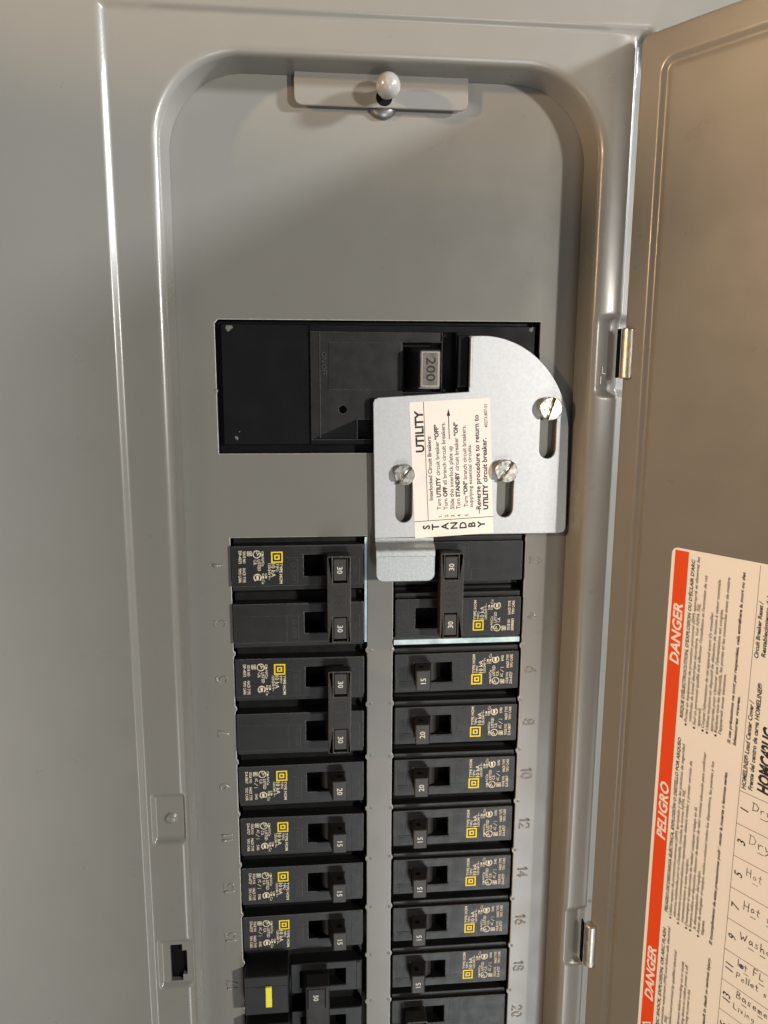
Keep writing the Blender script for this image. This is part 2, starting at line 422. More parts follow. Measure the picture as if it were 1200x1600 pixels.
def ridge(b, pts, w, h, m):
    prof = [(-1.0, 0.0), (-.7, .45), (-.3, .9), (0.0, 1.0), (.3, .9), (.7, .45), (1.0, 0.0)]
    n = len(pts); V = []; F = []
    for i, p in enumerate(pts):
        p = Vector(p); q0 = Vector(pts[max(0, i - 1)]); q1 = Vector(pts[min(n - 1, i + 1)])
        d = (q1 - q0)
        if d.length < 1e-6: d = Vector((1, 0))
        d.normalize(); nn = Vector((-d.y, d.x))
        if 0 < i < n - 1:
            e = (p - q0); nn = nn / max(.6, abs(nn.dot(Vector((-e.y, e.x)).normalized()))) if e.length > 1e-6 else nn
        for (a, k) in prof: V.append((p.x + nn.x * a * w, 0.03 - k * h, p.y + nn.y * a * w))
    k = len(prof)
    for i in range(n - 1):
        for j in range(k - 1): F.append((i * k + j, i * k + j + 1, (i + 1) * k + j + 1, (i + 1) * k + j))
    for i in (0, n - 1):                       # rounded ends
        c = len(V); V.append((pts[i][0], 0.03, pts[i][1]))
        d = Vector(pts[0]) - Vector(pts[1]) if i == 0 else Vector(pts[-1]) - Vector(pts[-2]); d.normalize()
        V[c] = (pts[i][0] + d.x * w, 0.03, pts[i][1] + d.y * w)
        for j in range(k - 1): F.append((i * k + j, i * k + j + 1, c) if i else (i * k + j + 1, i * k + j, c))
    b.add(V, F, m, True)
for k in range(10):
    for side in (0, 1):
        mb = MB(); t = str(2 * k + 1 + side); zc = -P * k - 12.9
        hgt = 4.6; wid = [(.56 if ch != '1' else .3) * hgt for ch in t]; tot = sum(wid) + .24 * hgt * (len(t) - 1); u0 = -tot / 2
        for ch, wd in zip(t, wid):
            for st_ in DIG[ch]:
                pts = [(u0 + px * hgt, (pz - .5) * hgt) for px, pz in st_]
                if side == 0: pts = [(-65.0 - q, zc + p_) for p_, q in pts]
                else: pts = [(72.6 + q, zc - p_) for p_, q in pts]
                ridge(mb, pts, 0.52, 0.42, PAINT)
            u0 += wd + .24 * hgt
        mb.build("embossed_number", dead)
# bright cut edges of the steel
mb = MB(); mb.box((-2.75, 0.4, -48.6), (-1.75, 0.9, -1.4), EDGE); mb.build("edge_strip", dead)
mb = MB(); mb.box((10.1, -0.9, -49.9), (66.6, 4, -47.7), EDGE); mb.build("edge_strip", dead)

# ---- latch bracket at the top of the recess
mb = MB()
mb.plate(rrect(-30.2, 168.9, 37.2, 184.0, 3.0, 6, (1, 1, 0, 0)), [], -3.6, -2.6, PAINT, 0.25)
br = mb.build("latch_bracket", panel)
mb = MB()
pr = [(0.0, -4.6)] + [(4.6 * math.sin(math.radians(a)), -4.9 * math.cos(math.radians(a))) for a in range(12, 150, 10)] + [(2.2, 5.2), (2.2, 9.5)]
mb.lathe((5.0, -12.4, 173.9), pr, PEARL, 36)
mb.build("knob", br)
mb = MB(); mb.lathe((4.2, -1.3, 171.4), [(0.0, -1.0), (3.2, -0.9), (5.6, -0.3), (6.0, 0.9)], mat('dark_washer', (0.22, 0.22, 0.21), 0.35, metal=0.9), 28); mb.build("washer", br)
mb = MB(); mb.flat(circle(4.4, 172.6, 3.2), -3.66, VOID); mb.build("keyhole", br)  # flat disc on the bracket, the hole's shade painted as near-black

# ---- door, opened about 125 degrees
AL = math.radians(56.0)
door = empty("door", (fx(101.5), -D, fz(0)), (0, 0, -AL), panel)
door.scale = (Q, Q, Q)
def groove(s, z):
    x0, z1, r, w = 12.9, 182.6, 3.0, 2.7
    x1, z0 = 186.0, -425.0
    cx, cz = (x0 + x1) / 2, (z0 + z1) / 2
    qx = abs(s - cx) - (x1 - x0) / 2 + r; qz = abs(z - cz) - (z1 - z0) / 2 + r
    dd = math.hypot(max(qx, 0), max(qz, 0)) + min(max(qx, qz), 0) - r
    t = abs(dd) / w
    return 1.25 * (0.5 + 0.5 * math.cos(math.pi * min(1, t)))
ss = [1.5, 1.8, 2.4] + [3 + 0.4 * i for i in range(43)] + [21, 25, 32, 45, 60, 80, 110, 140, 170, 178] + [180 + 0.6 * i for i in range(20)] + [193, 199]
zz = [195.0, 194.6, 194.0] + [193.4 - 0.4 * i for i in range(46)] + [174 - 6.0 * i for i in range(96)] + [-402 - 0.8 * i for i in range(45)] + [-440]
mb = MB(); vs = []
for z in zz:
    for s in ss:
        e = min(s - 1.5, 195.0 - z); y = groove(s, z) + (0.6 * (1 - min(1, e / 0.9)) ** 2 if e < 0.9 else 0)
        s2, z2 = s, z
        if s < 4.5 and z > 192.0:            # rounded corner
            c = Vector((4.5, 192.0)); v = Vector((s, z)) - c
            mx = max(abs(v.x), abs(v.y)); v = v.normalized() * mx if v.length > 0 else v
            s2, z2 = c.x + v.x, c.y + v.y
        vs.append((s2, y, z2))
W = len(ss)
fs = [(j * W + i, (j + 1) * W + i, (j + 1) * W + i + 1, j * W + i + 1) for j in range(len(zz) - 1) for i in range(W - 1)]
mb.add(vs, fs, PAINT, True)
leaf = mb.build("door_leaf", door)
so = leaf.modifiers.new("thickness", 'SOLIDIFY'); so.thickness = 1.4 * S; so.offset = -1.0
# knuckle hinges
for xc, z0, z1 in ((101.4, 66.3, 86.2), (100.3, -201.5, -180.5)):
    mb = MB()
    mb.lathe((xc, -18.6, 0), [(2.2, z0), (2.65, z0 + 0.5), (2.65, z1 - 0.5), (2.2, z1)], BRASSY, 40, axis='z', smooth=False)
    mb.box((xc - 3.1, -17.4, z0 + 0.3), (xc - 2.5, -14.6, z1 - 0.3), VOID)  # near-black bar painted in for the shaded gap beside the knuckle
    mb.build("hinge", panel)

# ---- warning label and circuit directory on the door
lab = MB(); LY = -0.12; TY = -0.17
lab.plate(rrect(29.2, -330, 150, 0.5, 2.5, 6, (1, 1, 1, 1)), [], LY, -0.02, PAPER, 0.0)
lab.flat(rect(30.6, -320, 36.4, -0.4), LY - 0.03, RED)
for t, a, b in (("DANGER", -47.3, -21.9), ("PELIGRO", -125.2, -99.3), ("DANGER", -203.2, -177.1)):
    lab.text(t, (35.4, a), UP, 3.7, TY, WHITE, length=b - a, bold=0.03, shear=0.25)
lab.flat([(35.4, -219.5), (35.4, -213.4), (31.2, -216.4)], TY, WHITE); lab.flat([(34.9, -218.4), (34.9, -214.5), (32.3, -216.4)], TY - .02, RED)
def para(lines):
    for (s, a, b, t, bold, h) in lines:
        L = b - a
        if t.startswith("*"):
            lab.flat(circle(s - 0.45, a + 0.45, 0.5, 10), TY, INK); a += 1.5; t = t[1:]; L -= 1.5
        lab.text(t, (s, a), UP, h * 1.12, TY, INK, length=L, bold=bold + 0.018, shear=0.2)
HB, HN = 1.15, 1.05
para([(39.1, -69.0, -3.0, "RISQUE D'ÉLECTROCUTION, D'EXPLOSION OU D'ÉCLAIR D'ARC", .02, HB),
 (41.0, -71.5, -1.6, "*Portez un équipement de protection personnel (ÉPP) approprié et observez les", 0, HN),
 (42.8, -69.2, -20.0, "méthodes de travail électrique sécuritaire. Voir NFPA 70E.", 0, HN),
 (44.6, -71.6, -8.2, "*Seul un personnel qualifié doit effectuer l'installation et l'entretien de cet", 0, HN),
 (46.4, -69.8, -62.0, "appareil.", 0, HN),
 (48.2, -71.4, -22.0, "*Coupez l'alimentation de cet appareil avant d'y travailler.", 0, HN),
 (50.0, -71.6, -8.9, "*Utilisez toujours un dispositif de détection de tension à valeur nominale", 0, HN),
 (51.8, -70.0, -20.0, "appropriée pour s'assurer que l'alimentation est coupée.", 0, HN),
 (53.5, -71.4, -7.2, "*Replacez tous les dispositifs, les portes et les couvercles avant de mettre", 0, HN),
 (55.2, -70.0, -45.0, "l'appareil sous tension.", 0, HN),
 (59.0, -72.2, -4.0, "Si ces précautions ne sont pas respectées, cela entraînera la mort ou des", .015, HN),
 (61.2, -72.2, -52.0, "blessures graves.", .015, HN),
 (39.1, -157.0, -77.5, "PELIGRO DE DESCARGA ELÉCTRICA, EXPLOSIÓN O DESTELLO POR ARQUEO", .02, HB),
 (41.0, -159.0, -79.5, "*Utilice equipo de protección personal (EPP) apropiado y siga las prácticas de seguridad", 0, HN),
 (42.8, -157.0, -99.0, "eléctrica establecidas por su Compañía, consulte la norma NFPA 70E.", 0, HN),
 (44.6, -159.5, -85.5, "*Solamente el personal eléctrico especializado deberá instalar y prestar servicio de", 0, HN),
 (46.4, -157.5, -128.0, "mantenimiento a este equipo.", 0, HN),
 (48.2, -159.5, -104.0, "*Desenergice el equipo antes de realizar cualquier trabajo en él.", 0, HN),
 (50.0, -159.5, -79.5, "*Siempre utilice un dispositivo detector de tensión de valor nominal adecuado para confirmar", 0, HN),
 (51.8, -157.5, -130.5, "la desenergización del equipo.", 0, HN),
 (53.5, -160.0, -82.0, "*Antes de energizar el equipo, vuelva a colocar todos los dispositivos, las puertas y los", 0, HN),
 (55.2, -158.0, -151.0, "tapas.", 0, HN),
 (59.0, -160.0, -84.0, "El incumplimiento de estas precauciones podrá causar la muerte o lesiones serias.", .015, HN),
 (39.1, -236.0, -164.6, "HAZARD OF ELECTRIC SHOCK, EXPLOSION, OR ARC FLASH", .02, HB),
 (41.0, -238.0, -163.0, "*Apply appropriate personal protective equipment (PPE) and follow safe electrical", 0, HN),
 (42.8, -236.0, -205.0, "work practices. See NFPA 70E.", 0, HN),
 (44.6, -238.0, -172.0, "*This equipment must only be installed and serviced by qualified electrical", 0, HN),
 (46.4, -236.0, -226.0, "personnel.", 0, HN),
 (48.2, -238.0, -175.0, "*Turn off all power supplying this equipment before working on or inside", 0, HN),
 (50.0, -238.0, -175.5, "*Always use a properly rated voltage sensing device to confirm power is off.", 0, HN),
 (51.8, -238.0, -186.0, "*Replace all devices, doors and covers before turning on power to this", 0, HN),
 (53.5, -236.0, -225.0, "equipment.", 0, HN),
 (59.0, -238.0, -166.0, "Failure to follow these instructions will result in death or serious injury.", .015, HN),
 (66.4, -88.2, -52.0, "HOMELINE® Load Center Cover /", .015, 1.4),
 (68.9, -87.6, -44.5, "Frente del centro de carga HOMELINE®", .015, 1.4),
 (75.0, -87.0, -60.5, "HOMC42UC", .03, 3.7),
 (66.4, -35.4, -13.5, "Circuit Breaker Reset /", .015, 1.3), (68.9, -34.4, -11.0, "Restablecimiento del", .015, 1.3)])
lab.stroke([(64.2, -0.4), (64.2, -320)], 0.16, TY, INK)
TILT = lambda k: -0.035 - 0.006 * min(k, 7)      # the printed rows run slightly off square
for k in range(17): lab.stroke([(64.2, -89.3 - 13.73 * k), (150, -89.3 - 13.73 * k + 86 * TILT(k))], 0.2, TY, INK)
for k in range(10):
    lab.text(str(2 * k + 1), (68.2, -96.3 - 13.7 * k), UP, 3.0, TY, INK, anchor='mid', bold=0.012, shear=0.2)
HAND = {'D': [[(0, 0), (0.05, 1)], [(-.1, 1), (.4, .95), (.65, .6), (.5, .15), (0, 0)]], 'r': [[(0, .55), (.05, 0)], [(.05, .35), (.2, .55), (.4, .5)]],
 'y': [[(0, .5), (.1, .1), (.35, .15)], [(.45, .55), (.3, -.2), (.05, -.45)]], 'e': [[(0, .25), (.4, .3), (.3, .52), (.1, .48), (0, .2), (.15, 0), (.4, .08)]],
 'H': [[(0, 1), (.03, 0)], [(.5, 1), (.5, 0)], [(0, .5), (.5, .52)]], 'o': [[(.2, .5), (.02, .3), (.15, .02), (.36, .15), (.34, .42), (.2, .5)]], 't': [[(.2, .95), (.18, .1), (.35, .02)], [(0, .62), (.42, .62)]],
 'w': [[(0, .5), (.12, .02), (.28, .35), (.42, .02), (.58, .52)]], 'W': [[(0, .9), (.15, .05), (.35, .5), (.55, .05), (.75, .95)]], 'a': [[(.38, .45), (.15, .5), (.02, .2), (.15, .02), (.36, .2), (.38, .45), (.42, .02)]],
 's': [[(.36, .5), (.1, .48), (.08, .32), (.32, .2), (.26, .03), (0, .04)]], 'h': [[(0, 1), (.02, 0)], [(.02, .3), (.2, .5), (.34, .35), (.36, 0)]], '1': [[(.1, 1), (.12, 0)]],
 'F': [[(0, 0), (.03, 1), (.5, 1)], [(.02, .52), (.4, .54)]], 'L': [[(.03, 1), (0, .05), (.5, .02)]], 'P': [[(0, 0), (.05, 1), (.42, .95), (.5, .7), (.35, .5), (.05, .5)]], 'l': [[(.05, 1), (.05, 0)]],
 'B': [[(0, 0), (.04, 1), (.4, .9), (.36, .58), (.06, .52), (.45, .4), (.42, .08), (0, 0)]], 'm': [[(0, .5), (.02, 0)], [(.02, .35), (.16, .5), (.24, 0)], [(.25, .35), (.4, .5), (.48, 0)]],
 'n': [[(0, .5), (.02, 0)], [(.02, .35), (.2, .5), (.34, 0)]], 'i': [[(.05, .5), (.06, 0)], [(.06, .72), (.07, .76)]], 'v': [[(0, .5), (.15, 0), (.35, .55)]], 'g': [[(.36, .45), (.1, .5), (.03, .2), (.3, .12), (.38, .45), (.3, -.35), (.02, -.3)]]}
def hand(t, x, z, h, under=(), slope=-0.06):
    x0, z0 = x, z
    def sl(px, pz): return (px, pz + (px - x0) * slope)
    for i, ch in enumerate(t):
        if ch == ' ': x += h * 0.55; continue
        wd = max(p[0] for st in HAND[ch] for p in st); jz = random.uniform(-.08, .08) * h; k = h * random.uniform(.88, 1.1); w = random.uniform(.2, .34)
        for st in HAND[ch]: lab.stroke([sl(x + p[0] * k + random.uniform(-.08, .08), z + jz + p[1] * k + random.uniform(-.08, .08)) for p in st], w, TY, PEN)
        if i in under: lab.stroke([sl(x, z - .5 * h), sl(x + .6 * h, z - .5 * h)], w, TY, PEN)
        x += wd * k + 0.28 * h
for k, (t, x, z, h, un) in enumerate((("Dryer", 69.8, -95.3, 3.4, (1,)), ("Dryer", 69.8, -109.2, 3.6, (1, 4)), ("Hot water", 69.8, -122.8, 3.3, (1, 4)), ("Hot water", 70.0, -136.8, 3.3, (1, 4)),
                       ("Washer", 69.8, -150.2, 3.4, (1, 3)), ("1 t FL Pl", 69.6, -162.2, 3.0, (2, 5)), ("Pellet st", 69.8, -167.6, 2.7, ()), ("Basement", 70.6, -176.0, 3.1, (1, 4)), ("Living", 69.8, -181.6, 2.7, ()))):
    hand(t, x, z, h, un, -0.05 - 0.004 * k)
lab.stroke(circle(71.3, -161.6, 0.8, 9) + [(72.1, -161.6), (70.6, -161.0), (71.9, -162.3), (70.8, -162.1), (71.8, -161.0)], 0.34, TY, BLUEPEN)
lab.stroke([(67.4, -192.6), (69.0, -190.0), (70.8, -189.4), (71.2, -191.0), (69.4, -192.2)], 1.0, TY, BLUEPEN)
lab.build("warning_label", door)

# ================================================================== BREAKERS (local x runs from the outer end to the inner end)
HX = 28.0
def face_block(b, zc, printed, single):
    win = rect(2.3, zc - 4.7, 19.2, zc + 4.7)
    b.plate(rrect(-HX, zc - 8.8, HX, zc + 8.8, 0.5, 2), [win], 0.0, 8.0, BLACK, 0.3, WORN_LIT)
    b.box((-HX, 1.9, zc - 11.2), (HX, 8, zc - 8.8), BLACK, 0.2)
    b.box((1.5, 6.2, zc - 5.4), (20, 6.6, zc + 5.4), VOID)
    # raised band above the seam, and the two marking panels
    z0 = zc + 3.5
    b.plate([(-5.4, z0), (2.0, z0), (2.0, zc + 5.0), (19.5, zc + 5.0), (19.5, z0), (HX - .3, z0), (HX - .3, zc + 8.4), (-5.4, zc + 8.4)], [], -0.16, 0.05, BLACK, 0.16, WORN_LIT)
    b.plate(rect(-3.9, zc - 8.0, -0.2, zc + 2.9), [], -0.12, 0.05, BLACK, 0.12, WORN_LIT)
    b.plate(rect(22.4, zc - 8.0, 26.2, zc + 2.9), [], -0.12, 0.05, BLACK, 0.12, WORN_LIT)
    if not printed: b.plate(rect(-HX + .4, zc - 8.4, -5.2, zc + 3.4), [], -0.1, 0.05, BLACK, 0.12, WORN_LIT)
    b.text("O OFF", (-3.0, zc + 1.6), DOWN, 1.9, -0.15, DIM, length=8.4)
    b.text("ON", (23.4, zc - 0.4), DOWN, 1.8, -0.15, DIM, length=3.0)
    if single: b.text("24 11", (25.8, zc + 5.2), (-1, 0), 1.3, -0.2, PALE if False else DIM, length=5.0)
def base_block(b, z0, z1):
    b.box((-HX + .1, 7.0, z0), (HX - .1, 42, z1), BLACK, 0.4)
def toggle_mesh(x0, num):
    t = MB(); zc = 0
    xb0, xb1, xt0, xt1 = x0, x0 + 8.0, x0 + 3.0, x0 + 9.2
    t.hexa([(xb0, 6.0, -4.4), (xb1, 6.0, -4.4), (xb1, 6.0, 4.4), (xb0, 6.0, 4.4), (xt0, -9.0, -4.7), (xt1, -9.0, -4.7), (xt1, -9.0, 4.7), (xt0, -9.0, 4.7)], TOGGLE, 0.45)
    t.lathe((x0 + 1.6, 4.6, 0), [(3.6, -4.3), (3.6, 4.3)], TOGGLE, 20, axis='z')
    for sgn in (1, -1):                       # flat near-black discs, painted shade of blind holes in both flanks
        c = Vector((x0 + 6.4, -4.6, 4.75 * sgn)); ring = []
        for i in range(14):
            a = 2 * math.pi * i / 14; ring.append((c.x + 1.15 * math.cos(a), c.y + 1.15 * math.sin(a), c.z - .02 * sgn))
        t.add(ring, [list(range(14)) if sgn < 0 else list(range(13, -1, -1))], VOID)
    t.plate(rrect(xt0 + .35, -4.3, xt1 - .35, 4.3, 0.4, 2), [], -9.12, -8.9, TIPGREY, 0.12, WORN_LIT)
    t.text(num, ((xt0 + xt1) / 2 - 1.15, 0), DOWN, 2.3, -9.2, PALE, anchor='mid', bold=0.012)
    return t
def tie_mesh(x0, num, open_frame=True):
    t = MB()
    for zc in (P / 2, -P / 2):
        t.hexa([(x0, 6.0, zc - 4.4), (x0 + 8, 6.0, zc - 4.4), (x0 + 8, 6.0, zc + 4.4), (x0, 6.0, zc + 4.4), (x0 + 2.4, -6, zc - 4.6), (x0 + 10.6, -6, zc - 4.6), (x0 + 10.6, -6, zc + 4.6), (x0 + 2.4, -6, zc + 4.6)], TOGGLE, 0.4)
    a, c = x0 + 1.4, x0 + 11.2
    wins = [rect(a + 2.3, zc - 5.4, a + 8.2, zc + 5.4) for zc in (P / 2, -P / 2)]
    t.plate(rrect(a, -18.8, c, 18.8, 0.8, 3), wins, -10.4, -3.4, TOGGLE, 0.4, WORN_LIT)
    for zc in (P / 2, -P / 2):
        t.box((a + 2.5, -9.6, zc - 4.5), (a + 8.0, -6, zc + 4.8), TIPGREY, 0.25)
        t.text(num, ((a + 5.2) - 1.1, zc), DOWN, 2.2, -9.68, PALE, anchor='mid', bold=0.012)
    for i in range(16):                       # worn moulded letters on the middle of the bar
        px, pz = a + 3.2 + (i % 4) * 1.2, 4.2 - (i // 4) * 2.6 + random.uniform(-.4, .4)
        t.box((px, -10.55, pz - .7), (px + .5, -10.3, pz + random.uniform(.2, .8)), TOGGLE)
    return t
def U(u): return -HX + u                      # printing is measured from the outer end
def printing_mesh(zc, two_pole, serial):
    b = MB(); y = -0.06
    def T(t, u, v, L, h, bold=0.02): b.text(t, (U(u), zc + 8.8 - v), DOWN, h, y, CREAM, length=L, bold=bold)
    # the baseline of a text reading downward is its lower u side
    T("TYPE HOM", 20.2, 7.9, 8.9, 1.15, .03); T("TIPO", 18.8, 7.9, 3.6, 0.95); T("10 kA", 16.7, 7.9, 6.0, 1.7, .02)
    T("120/240 V~", 15.4, 7.9, 7.2, 1.0)
    T("Al/Cu", 12.7, 4.9, 4.2, 1.0); T("Cu", 12.7, 14.9, 1.9, 1.1)
    for (u, v) in ((12.7, 2.6), (12.9, 12.2), (14.1, 12.2)):
        b.flat(rect(U(u), zc + 8.8 - v - 2.2, U(u + .75), zc + 8.8 - v - 1.2), y, CREAM)
        for q in (0, .6): b.flat(rect(U(u + q), zc + 8.8 - v - 1.2, U(u + q + .2), zc + 8.8 - v), y, CREAM)
        b.flat(rect(U(u), zc + 8.8 - v - .2, U(u + .8), zc + 8.8 - v), y, CREAM)
    T("LISTED", 11.0, 6.2, 5.0, 1.2); T("C.B.", 9.4, 6.2, 2.4, 1.1)
    def ring(cu, cv, r, th, gap=0):
        n = 22
        for i in range(n):
            a0, a1 = 2 * math.pi * i / n, 2 * math.pi * (i + 1) / n
            if gap and abs(a0 - 1.5 * math.pi) < gap: continue
            q = [(math.cos(a0) * r, math.sin(a0) * r), (math.cos(a1) * r, math.sin(a1) * r), (math.cos(a1) * (r - th), math.sin(a1) * (r - th)), (math.cos(a0) * (r - th), math.sin(a0) * (r - th))]
            b.flat([(U(cu) + px, zc + 8.8 - cv + pz) for px, pz in q], y, CREAM)
    ring(10.7, 3.9, 1.75, 0.4); b.text("UL", (U(10.2), zc + 8.8 - 2.9), (0.5, -1), 1.2, y, CREAM, length=2.0, bold=.03)
    ring(10.9, 14.1, 1.75, 0.55, 0.6); b.flat(rect(U(10.4), zc + 8.8 - 15.2, U(11.4), zc + 8.8 - 13.2), y, CREAM)
    b.plate(rect(U(6.6), zc + 8.8 - 4.6, U(8.6), zc + 8.8 - 2.6), [rect(U(6.85), zc + 8.8 - 4.35, U(8.35), zc + 8.8 - 2.85)], y, y + .03, CREAM, 0)
    T("E", 7.0, 3.1, 1.0, 1.1, .05)
    T("ISSUE NO", 4.9, 2.6, 5.2, 1.1); T(serial, 3.1, 2.4, 5.6, 1.2); T("HACR TYPE", 4.7, 9.9, 6.3, 1.2); T("TIPO CARR", 3.0, 9.9, 6.4, 1.1)
    if not two_pole:
        T("SWD", 7.2, 13.2, 2.8, 1.1); T("AC", 7.4, 5.6, 1.8, 1.2)
        b.stroke([(U(7.0), zc + 8.8 - 8.0), (U(8.6), zc + 8.8 - 9.2)], .22, y, CREAM); b.stroke([(U(7.0), zc + 8.8 - 10.2), (U(8.6), zc + 8.8 - 10.2)], .2, y, CREAM)
    return b
def emblem_mesh(zc):
    b = MB(); y = -0.06; u0, v0 = 16.6, 2.5
    def R(u, v, u2, v2): return rect(U(u0 + u), zc + 8.8 - v0 - v2, U(u0 + u2), zc + 8.8 - v0 - v)
    b.plate(R(0, 0, 4.9, 4.9), [R(.62, .62, 4.28, 4.28)], y, y + .03, YELLOW, 0)
    b.plate(R(1.3, 1.35, 3.6, 3.55), [R(1.9, 1.95, 2.9, 2.95)], y, y + .03, YELLOW, 0)
    return b
def mesh_of(b, name):
    o = b.build(name); me = o.data; bpy.data.objects.remove(o); return me
def single_body():
    b = MB(); base_block(b, -12.4, 12.4); face_block(b, 0, True, True); return b
def double_body():
    b = MB(); base_block(b, -25.2, -0.2); base_block(b, 0.1, 25.1)
    face_block(b, P / 2, True, False); face_block(b, -P / 2, False, False); return b
def plain_double_body():
    b = MB(); base_block(b, -25.2, -0.2); base_block(b, 0.1, 25.1)
    face_block(b, P / 2, False, False); face_block(b, -P / 2, False, False); return b
ME = {"sb": mesh_of(single_body(), "body"), "db": mesh_of(double_body(), "body"), "pb": mesh_of(plain_double_body(), "body"),
      "t15": mesh_of(toggle_mesh(10.6, "15"), "toggle"), "t20": mesh_of(toggle_mesh(10.6, "20"), "toggle"),
      "on30": mesh_of(tie_mesh(10.6, "30"), "handle_tie"), "off30": mesh_of(tie_mesh(-1.2, "30"), "handle_tie"), "on50": mesh_of(tie_mesh(10.6, "50"), "handle_tie"),
      "ps1": mesh_of(printing_mesh(0, False, "DA-6727"), "printing"), "ps2": mesh_of(printing_mesh(0, False, "DA-5867"), "printing"),
      "pd1": mesh_of(printing_mesh(P / 2, True, "DP-4075"), "printing"), "pd2": mesh_of(printing_mesh(P / 2, True, "0008085"), "printing"),
      "e1": mesh_of(emblem_mesh(0), "square_emblem"), "e2": mesh_of(emblem_mesh(P / 2), "square_emblem")}
def child(name, me, parent):
    o = bpy.data.objects.new(name, me); COL.objects.link(o); o.parent = parent; return o
GL, GR = "breakers in the column under the main breaker", "breakers in the column below the interlock plate"
XL, XR = -31.2, 38.85
def breaker(side, k, span, y, label, body, handle, prt=None, emb=None, dx=0.0, dz=0.0):
    zc = -P * k - (12.8 if span == 1 else P)
    o = empty("circuit_breaker", ((XL if side == 0 else XR) + random.uniform(-.2, .2), y, zc + random.uniform(-.15, .15)), (random.uniform(-.006, .006), (0 if side == 0 else math.pi) + random.uniform(-.005, .005), random.uniform(-.008, .008)))
    setp(o, label, "circuit breaker", "breakers plugged into the panel")
    child("body", ME[body], o); child("toggle" if span == 1 else "handle_tie", ME[handle], o)
    if prt:
        q = child("printing", ME[prt], o); q.location = (random.uniform(-.35, .35) * S, -0.01 * S, random.uniform(-.25, .25) * S); q.rotation_euler = (0, random.uniform(-.012, .012), 0)
    if emb: child("square_emblem", ME[emb], o)
    return o
breaker(0, 0, 2, -2.2, "black double breaker with tied handles marked 30, topmost in the left column", "db", "on30", "pd1", "e2")
breaker(0, 2, 2, -1.2, "black double breaker with tied handles marked 30, second from top in the left column", "db", "on30", "pd1", "e2")
breaker(0, 4, 1, 0.0, "single black breaker with toggle marked 20 in the left column", "sb", "t20", "ps2", "e1")
breaker(0, 5, 1, 0.5, "single breaker marked 15 just under the left breaker marked 20", "sb", "t15", "ps1", "e1")
breaker(0, 6, 1, 0.9, "single breaker marked 15 between two others like it in the left column", "sb", "t15", "ps1", "e1")
breaker(0, 7, 1, 1.4, "single breaker marked 15 just above the one with the yellow button", "sb", "t15", "ps1", "e1")
breaker(1, 0, 2, -1.0, "switched off double breaker marked 30 half covered by the bent metal tab", "db", "off30", "pd2", "e2")
breaker(1, 2, 1, -0.4, "single breaker marked 15 under the switched off double breaker, beside embossed six", "sb", "t15", "ps1", "e1")
breaker(1, 3, 1, -0.2, "single breaker marked 20 beside embossed number eight", "sb", "t20", "ps2", "e1")
breaker(1, 4, 1, 0.0, "single breaker marked 20 beside embossed number ten", "sb", "t20", "ps2", "e1")
breaker(1, 5, 1, 0.3, "single breaker marked 15 beside embossed number twelve", "sb", "t15", "ps1", "e1")
breaker(1, 6, 1, 0.6, "single breaker marked 15 beside embossed number fourteen", "sb", "t15", "ps1", "e1")
breaker(1, 7, 1, 0.9, "single breaker marked 15 beside embossed number sixteen", "sb", "t15", "ps1", "e1")
breaker(1, 8, 1, 1.2, "single breaker marked 15 beside embossed number eighteen", "sb", "t15", "ps1", "e1")
breaker(1, 9, 2, 1.4, "plain unprinted breaker at the bottom of the right column, cut by the frame", "pb", "on30")
# the 50 amp breaker with a test button
o = empty("circuit_breaker", (XL, 0.8, -P * 9 - 0.2)); setp(o, "black breaker with a yellow button and a wide handle marked 50", "circuit breaker", "breakers plugged into the panel")
b = MB()
base_block(b, -25.2, 25.0)
b.box((-27.6, -8.6, P / 2 - 9.8), (-7.2, 8, P / 2 + 10.2), BLACK, 0.4); b.box((-27.6, -8.6, -P / 2 - 9.8), (-7.2, 8, -P / 2 + 10.2), BLACK, 0.4)
b.box((-27.4, -8.75, P / 2 - 5.6), (-7.6, -8.4, P / 2 + 5.0), BLACK, 0.12)
for zc in (P / 2, -P / 2):
    b.plate(rrect(-6.4, zc - 7.6, 27.4, zc + 8.2, 0.5, 2), [rect(-2.0, zc - 4.4, 19.4, zc + 4.4)], 0.0, 8, BLACK, 0.35)
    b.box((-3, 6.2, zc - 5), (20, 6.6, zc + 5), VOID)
b.box((24.6, -0.3, P / 2 - 7), (26.6, 0.1, P / 2 + 7.6), BLACK, 0.15)
b.build("body", o)
b = MB(); b.box((-17.9, -9.6, P / 2 - 5.4), (-15.0, -8.0, P / 2 + 5.2), YBUTTON, 0.25); b.build("test_button", o)
b = MB()
for zc in (P / 2, -P / 2):
    b.hexa([(-1.8, 6, zc - 4.2), (7.5, 6, zc - 4.2), (7.5, 6, zc + 4.2), (-1.8, 6, zc + 4.2), (0.6, -8, zc - 4.6), (11.0, -8, zc - 4.6), (11.0, -8, zc + 4.6), (0.6, -8, zc + 4.6)], TOGGLE, 0.4)
b.hexa([(0.2, -3.0, -18.2), (11.6, -3.0, -18.2), (11.6, -3.0, 18.2), (0.2, -3.0, 18.2), (0.6, -11.4, -18), (11.6, -11.4, -18), (11.6, -11.4, 18), (0.6, -11.4, 18)], TOGGLE, 0.7)
for zc in (P / 2,):
    for (x0, x1) in ((1.4, 1.9), (9.4, 9.9)): b.flat(rect(x0, zc - 6, x1, zc + 4.4), -11.46, VOID)
    b.flat(rect(1.4, zc + 4.0, 9.9, zc + 4.4), -11.46, VOID)
    b.text("50", (4.2, zc - 0.4), DOWN, 2.2, -11.47, PALE, anchor='mid', bold=0.012)
b.build("handle_tie", o)

